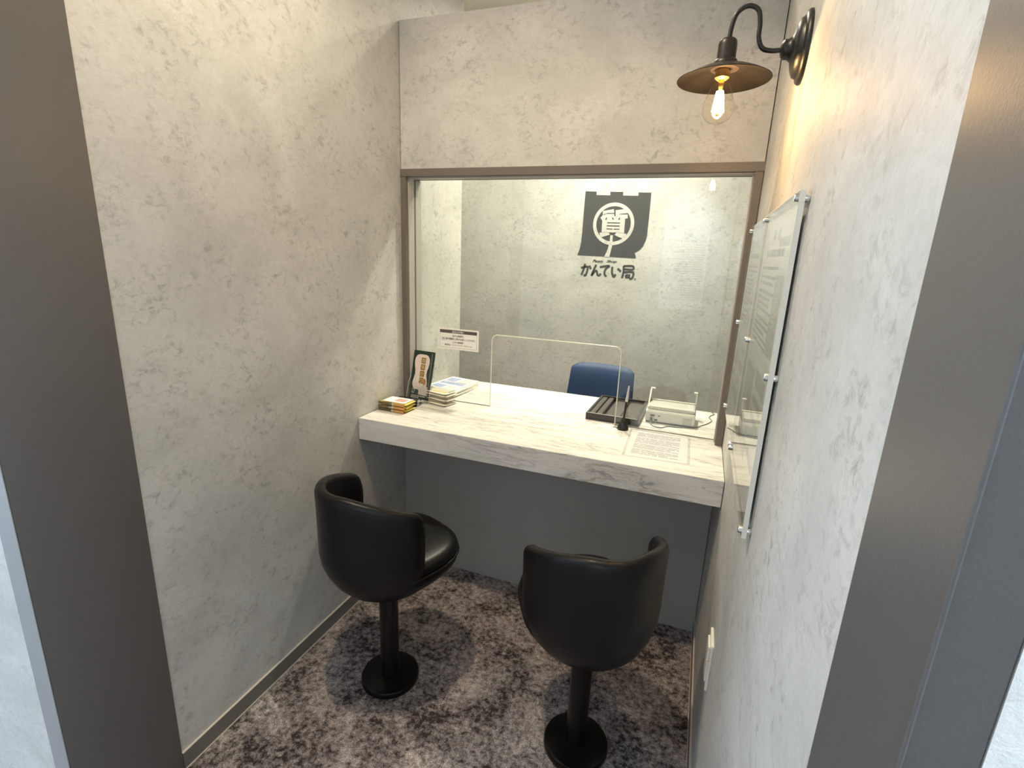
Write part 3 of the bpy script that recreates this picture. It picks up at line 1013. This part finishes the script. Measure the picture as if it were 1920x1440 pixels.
# brochures lying behind the glass
for k in range(5):
    c = (0.122 + 0.004 * (k % 2), 0.195 + 0.003 * ((k * 2) % 3), zt + 0.0062 * k)
    lab = ('lowest', 'second lowest', 'middle', 'second from the top', 'topmost, blue printed')[k]
    t = thing('brochure', 'white brochure lying behind the glass, %s of the pile' % lab, 'brochure', c, math.radians(-8 + 3 * (k % 2)), 'brochures behind the glass')
    obj('pages', box(-0.070, 0.070, -0.098, 0.098, 0, 0.0060), 'paper', t, bevel=0.0006)
    if k == 4:
        P_ = Plane((0, 0, 0.0060), (1, 0, 0), (0, 1, 0), (0, 0, 1))
        for a, b, c_, d, mm in ((-0.062, -0.005, 0.02, 0.08, 'blueprint'), (0.005, 0.06, 0.045, 0.085, 'palegrey'), (-0.06, 0.06, -0.025, 0.008, 'blueprint'), (-0.055, 0.0, -0.085, -0.04, 'blueprint'), (0.01, 0.058, -0.08, -0.045, 'palegrey')):
            obj('printed_block', prism([(a, c_), (b, c_), (b, d), (a, d)], P_, 0.0003), mm, t)
        bars('printed_text', P_, [(-0.06, 0.06, 0.011 + q * 0.0, 0.004) for q in range(1)] + [(0.008, 0.058, 0.015 + q * 0.009, 0.004) for q in range(3)], 'midink', t, 0.0004, 3)

# ------------------------------------------------------------------ leaflet in clear stand
hx, hy = 0.079, -0.014
tilt = math.radians(14)
hold = thing('leaflet_stand', 'clear acrylic leaflet stand in the window corner', 'leaflet stand', (hx, hy, zt), math.radians(-4))
ct, st_ = math.cos(tilt), math.sin(tilt)
LPn = Plane((0, 0.000, 0.004), (1, 0, 0), (0, st_, ct), (0, -ct, st_))   # leaning back
obj('back_sheet', prism(rrect(-0.053, 0.053, 0.0, 0.150, 0.006), LPn, 0.002, None, -0.004), 'acrylic', hold)
obj('front_lip', prism(rrect(-0.053, 0.053, 0.0, 0.070, 0.010), LPn, 0.002, None, 0.010), 'acrylic', hold)
obj('side_wall', prism([(-0.053, 0.0), (-0.051, 0.0), (-0.051, 0.075), (-0.053, 0.09)], LPn, 0.014, None, -0.003), 'acrylic', hold)
obj('side_wall', prism([(0.051, 0.0), (0.053, 0.0), (0.053, 0.09), (0.051, 0.075)], LPn, 0.014, None, -0.003), 'acrylic', hold)
obj('bottom_sheet', prism([(-0.053, 0.0), (0.053, 0.0), (0.053, 0.002), (-0.053, 0.002)], LPn, 0.016, None, -0.004), 'acrylic', hold)
obj('foot', box(-0.053, 0.053, -0.020, 0.030, 0, 0.002), 'acrylic', hold)
for sx_ in (-0.053, 0.053):
    obj('lip_edge', tube([LPn(sx_, 0.004, 0.011), LPn(sx_, 0.066, 0.011), LPn(sx_, 0.095, 0.0)], 0.0009, 6), 'acredge', hold)
lf = thing('leaflet', 'dark green leaflet with gold kanji squares in the stand', 'leaflet', (hx, hy, zt), math.radians(-4))
obj('cover', prism(rrect(-0.0475, 0.0475, 0.003, 0.196, 0.004), LPn, 0.007, None, -0.0015), 'green', lf)
def half(side):
    pts = []
    for v, wd in ((0.182, 0.004), (0.1815, 0.016), (0.177, 0.026), (0.166, 0.033), (0.150, 0.0345), (0.134, 0.032), (0.118, 0.0275), (0.102, 0.0265), (0.086, 0.030), (0.072, 0.0335), (0.058, 0.033), (0.048, 0.028), (0.042, 0.018)):
        pts.append((side * wd - 0.004, v))
    return pts
LFT = 0.0056
obj('pale_panel', prism(half(1) + half(-1)[::-1], LPn, 0.0002, None, LFT), 'creampink', lf)
for q, ch in enumerate('質預かり'):
    cy_ = 0.158 - 0.0265 * q
    sq = obj('gold_square', prism([(-0.008, cy_ - 0.0115), (0.0125, cy_ - 0.0115), (0.0125, cy_ + 0.0115), (-0.008, cy_ + 0.0115)], LPn, 0.0002, None, LFT + 0.0003), 'gold', lf)
    text('kanji', ch, LPn, 0.00225, cy_, 0.0155, 0.0165, 'goldlight', sq, LFT + 0.0007, 0.01)
bm = bmesh.new()
r = random.Random(3)
LL = [(0.0185, 0.170 - 0.0108 * q) for q in range(9)] + [(-0.0165, 0.166 - 0.0108 * q) for q in range(5)] + [(-0.0255, 0.128 - 0.0105 * q) for q in range(6)]
for a, b in LL:
    for q in range(3):
        x_ = a + r.uniform(-0.0024, 0.0008)
        y_ = b + r.uniform(-0.003, 0.002)
        prism([(x_, y_), (x_ + 0.0028, y_), (x_ + 0.0028, y_ + 0.001), (x_, y_ + 0.001)], LPn, 0.0001, bm, LFT + 0.0003)
obj('vertical_text', bm, 'greyink', lf)['kind'] = 'stuff'
def ell(cx, cy, rx, ry, n_=24):
    return [(cx + rx * math.cos(2 * PI * k / n_), cy + ry * math.sin(2 * PI * k / n_)) for k in range(n_)]
obj('printed_shirt', prism([(-0.004, 0.022), (0.036, 0.020), (0.037, 0.040), (0.034, 0.055), (0.024, 0.061), (0.010, 0.059), (0.000, 0.050), (-0.020, 0.056), (-0.022, 0.050), (-0.004, 0.038)], LPn, 0.0002, None, LFT + 0.0003), 'shirt', lf)
obj('printed_face', prism(ell(0.0175, 0.074, 0.0082, 0.0125), LPn, 0.0002, None, LFT + 0.0006), 'skin', lf)
obj('printed_frame', prism([(-0.036, 0.028), (-0.026, 0.024), (-0.022, 0.042), (-0.032, 0.046)], LPn, 0.0002, None, LFT + 0.0002), 'palegrey', lf)
obj('printed_frame_centre', prism([(-0.0335, 0.031), (-0.027, 0.0285), (-0.0245, 0.040), (-0.031, 0.0425)], LPn, 0.0002, None, LFT + 0.0005), 'green', lf)
bars('bottom_text', LPn, [(-0.036, 0.03, 0.0135, 0.0038), (-0.038, 0.0, 0.0068, 0.0042)], 'palegrey', lf, LFT + 0.0003, 4)
obj('fold_stripe', prism([(0.036, 0.01), (0.0415, 0.01), (0.0415, 0.190), (0.036, 0.190)], LPn, 0.0002, None, LFT + 0.0001), 'chairgrey', lf)

# ------------------------------------------------------------------ black tray
to = (0.836, 0.205, zt)
tray = thing('display_tray', 'flat black compartment tray on the desk behind the glass', 'tray', to, math.radians(-1.5))
x0, x1, y0, y1 = -0.098, 0.094, -0.134, 0.140
obj('tray_base', box(x0, x1, y0, y1, 0, 0.008), 'tray', tray, bevel=0.001)
bm = box(x0, x1, y0, y0 + 0.009, 0.007, 0.026)
box(x0, x1, y1 - 0.009, y1, 0.007, 0.026, bm)
box(x0, x0 + 0.009, y0 + 0.009, y1 - 0.009, 0.007, 0.026, bm)
box(x1 - 0.012, x1, y0 + 0.009, y1 - 0.009, 0.007, 0.026, bm)
obj('tray_rim', bm, 'tray', tray, bevel=0.0012)
obj('front_lip', box(x0 + 0.004, x1 - 0.004, y0 + 0.0012, y0 + 0.0042, 0.0255, 0.0268), 'device2', tray)
obj('ridge', box(x0 + 0.009, x0 + 0.030, y0 + 0.009, y1 - 0.009, 0.007, 0.022), 'traypad', tray, bevel=0.002)
obj('ridge', box(x0 + 0.035, x0 + 0.056, y0 + 0.009, y1 - 0.009, 0.007, 0.022), 'traypad', tray, bevel=0.002)
obj('pad', box(x0 + 0.066, x0 + 0.118, y0 + 0.010, y1 - 0.022, 0.007, 0.014), 'traypad', tray, bevel=0.001)
obj('pad', box(x0 + 0.126, x1 - 0.014, y0 + 0.010, y1 - 0.022, 0.007, 0.016), 'traypad', tray, bevel=0.001)

# ------------------------------------------------------------------ white device with raised side arms
do = (1.028, 0.205, zt)
dev = thing('desktop_printer', 'white desktop machine with rear ports and raised side arms', 'printer', do, 0)
x0, x1, y0, y1 = -0.086, 0.088, -0.058, 0.062
obj('body', box(x0, x1, y0, y1, 0.003, 0.046), 'device', dev, bevel=0.004)
obj('underside', box(x0 + 0.003, x1 - 0.003, y0 + 0.003, y1 - 0.003, 0, 0.004), 'port', dev)
obj('top_ledge', box(x0 + 0.004, x1 - 0.004, y0 + 0.012, y1 - 0.004, 0.045, 0.058), 'device2', dev, bevel=0.003)
obj('ledge_edge', box(x0 + 0.006, x1 - 0.006, y1 - 0.014, y1 - 0.006, 0.057, 0.063), 'device', dev, bevel=0.001)
YZ = Plane((0, 0, 0), (0, 1, 0), (0, 0, 1), (1, 0, 0))
arm_poly = [(y0 + 0.020, 0.045), (y1, 0.045), (y1 + 0.022, 0.104), (y1 + 0.018, 0.108), (y1 + 0.006, 0.108)]
obj('side_arm', prism([(y0 + 0.048, 0.045), (y1, 0.045), (y1 + 0.012, 0.098), (y1 + 0.004, 0.104), (y1 - 0.006, 0.100)], YZ, 0.005, None, x0 + 0.001), 'device', dev)
obj('side_arm', prism([(y1 - 0.016, 0.045), (y1, 0.045), (y1 + 0.012, 0.098), (y1 + 0.004, 0.104), (y1 - 0.004, 0.100)], YZ, 0.005, None, x1 - 0.006), 'device', dev)
obj('arm_lip', box(x0 + 0.001, x0 + 0.018, y1 - 0.004, y1 + 0.012, 0.098, 0.103), 'device', dev, bevel=0.001)
obj('arm_lip', box(x1 - 0.014, x1 - 0.001, y1 - 0.004, y1 + 0.012, 0.098, 0.103), 'device', dev, bevel=0.001)
FP = Plane((0, y0, 0), (1, 0, 0), (0, 0, 1), (0, -1, 0))
obj('connector_port', prism([(x0 + 0.016, 0.031), (x0 + 0.034, 0.031), (x0 + 0.031, 0.025), (x0 + 0.019, 0.025)], FP, 0.002), 'port', dev)
obj('connector_port', prism(rrect(x0 + 0.045, x0 + 0.053, 0.027, 0.030, 0.001), FP, 0.002), 'port', dev)
obj('connector_port', prism(rrect(x0 + 0.033, x0 + 0.045, 0.010, 0.015, 0.001), FP, 0.002), 'port', dev)
obj('power_plug', prism(rrect(x0 + 0.018, x0 + 0.026, 0.008, 0.020, 0.002), FP, 0.008), 'wire', dev)
obj('hatch', prism(rrect(x0 + 0.132, x0 + 0.164, 0.007, 0.032, 0.001), FP, 0.0015), 'device2', dev)
obj('hatch', prism(rrect(x0 + 0.075, x0 + 0.110, 0.012, 0.038, 0.001), FP, 0.0012), 'device', dev)
wp = spline([(0.964, 0.138, zt + 0.014), (0.966, 0.118, zt + 0.004), (0.982, 0.098, zt + 0.0018), (1.006, 0.096, zt + 0.0018), (1.026, 0.122, zt + 0.0018), (1.060, 0.128, zt + 0.0018), (1.118, 0.152, zt + 0.0018), (1.140, 0.190, zt + 0.0018), (1.160, 0.222, zt + 0.0018), (1.176, 0.270, zt + 0.0018), (1.168, 0.305, zt + 0.0018), (1.172, 0.335, zt + 0.0018), (1.186, 0.365, zt + 0.0018), (1.176, 0.392, zt + 0.0018)], 6)
wp = [p - Vector(do) for p in wp]
cb = obj('power_cable', tube(wp, 0.0016, 8), 'wire', dev, True)
cb['label'] = 'thin grey cable winding across the desk'

# ------------------------------------------------------------------ staff chair
co = (0.660, 0.700, 0)
ch = thing('office_chair', 'chair with blue padded backrest behind the staff desk', 'chair', co, math.radians(-3))
bm = bmesh.new()
nx, nz = 16, 10
Fr, Bk = [], []
for j in range(nz + 1):
    v = j / nz
    rf, rb = [], []
    for i in range(nx + 1):
        u = i / nx * 2 - 1
        wd = 0.172 - 0.014 * v
        e = abs(u) ** 6
        z = 0.52 + (0.262 + 0.004 * (1 - u * u)) * v
        if v > 0.85:
            z -= 0.020 * (abs(u) ** 8) * (v - 0.85) / 0.15
        y = 0.075 - 0.030 * u * u + 0.05 * (v - 0.5)
        puff = 0.020 * (1 - e) * (1 - abs(2 * v - 1) ** 6) + 0.004
        rf.append(bm.verts.new((u * wd, y - puff, z)))
        rb.append(bm.verts.new((u * wd, y + puff * 0.6, z)))
    Fr.append(rf)
    Bk.append(rb)
for j in range(nz):
    for i in range(nx):
        bm.faces.new((Fr[j][i], Fr[j][i + 1], Fr[j + 1][i + 1], Fr[j + 1][i]))
        bm.faces.new((Bk[j][i], Bk[j + 1][i], Bk[j + 1][i + 1], Bk[j][i + 1]))
for j in range(nz):
    bm.faces.new((Fr[j][0], Fr[j + 1][0], Bk[j + 1][0], Bk[j][0]))
    bm.faces.new((Fr[j][nx], Bk[j][nx], Bk[j + 1][nx], Fr[j + 1][nx]))
for i in range(nx):
    bm.faces.new((Fr[0][i], Bk[0][i], Bk[0][i + 1], Fr[0][i + 1]))
    bm.faces.new((Fr[nz][i], Fr[nz][i + 1], Bk[nz][i + 1], Bk[nz][i]))
obj('backrest', bm, 'blue', ch, True, autosmooth=60)
obj('seat', prism(rrect(-0.21, 0.21, -0.24, 0.05, 0.05), Plane((0, 0, 0.40), (1, 0, 0), (0, 1, 0), (0, 0, 1)), 0.055), 'blue', ch, bevel=0.006)
obj('back_bar', tube(spline([(0, -0.05, 0.395), (0, 0.07, 0.40), (0, 0.115, 0.47), (0, 0.108, 0.60)], 5), 0.014, 10), 'chairgrey', ch, True)
obj('column', lathe([(0, 0.05), (0.025, 0.05), (0.025, 0.24), (0.016, 0.24), (0.016, 0.40), (0, 0.40)], (0, -0.09, 0), 'z', 20), 'chairgrey', ch, True, autosmooth=40)
for k in range(5):
    a = k * 2 * PI / 5 + 0.3
    e = Vector((0.22 * math.cos(a), -0.09 + 0.22 * math.sin(a), 0.055))
    lg = obj('base_arm', tube([(0.0, -0.09, 0.085), e], [0.02, 0.013], 8), 'chairgrey', ch, True, autosmooth=50)
    obj('castor', lathe([(0, -0.012), (0.022, -0.012), (0.025, 0), (0.022, 0.012), (0, 0.012)], (e.x, e.y, 0.025), 'x', 16), 'port', lg, True, autosmooth=40)

# ------------------------------------------------------------------ poster on the corridor wall (seen mirrored in the glass)
PO = (0.915, -2.52, 1.277)
ps = thing('corridor_poster', 'tall white text poster seen faintly mirrored in the glass', 'poster', PO)
PP = Plane((0, 0, 0), (-1, 0, 0), (0, 0, 1), (0, 1, 0))
obj('poster_sheet', prism([(-0.17, -0.352), (0.17, -0.352), (0.17, 0.352), (-0.17, 0.352)], PP, 0.002), 'paper', ps)
text('poster_heading', 'Pawn Card（個人）のご案内', PP, 0, 0.185, 0.29, 0.024, 'ink', ps, 0.0025, 0.012)
bm = bmesh.new()
for a, b, c, d in ((-0.024, 0.024, 0.265, 0.277), (-0.024, 0.024, 0.229, 0.241), (-0.024, -0.012, 0.241, 0.265), (0.012, 0.024, 0.241, 0.265)):
    prism([(a, c), (b, c), (b, d), (a, d)], PP, 0.0005, bm, 0.002)
obj('square_mark', bm, 'midink', ps)
r = random.Random(8)
rows = []
v = 0.150
for k in range(24):
    rows.append((-0.145, r.uniform(-0.02, 0.14), v, 0.0075))
    v -= 0.0185
bars('poster_text', PP, rows, 'greyink', ps, 0.0025, 12)
for q, rw in enumerate(((-0.09, -0.03, 0.297, 0.012), (0.03, 0.09, 0.297, 0.012), (-0.1, 0.08, -0.325, 0.012))):
    bars('poster_ornament', PP, [rw], 'palegrey', ps, 0.0025, 13 + q, False)
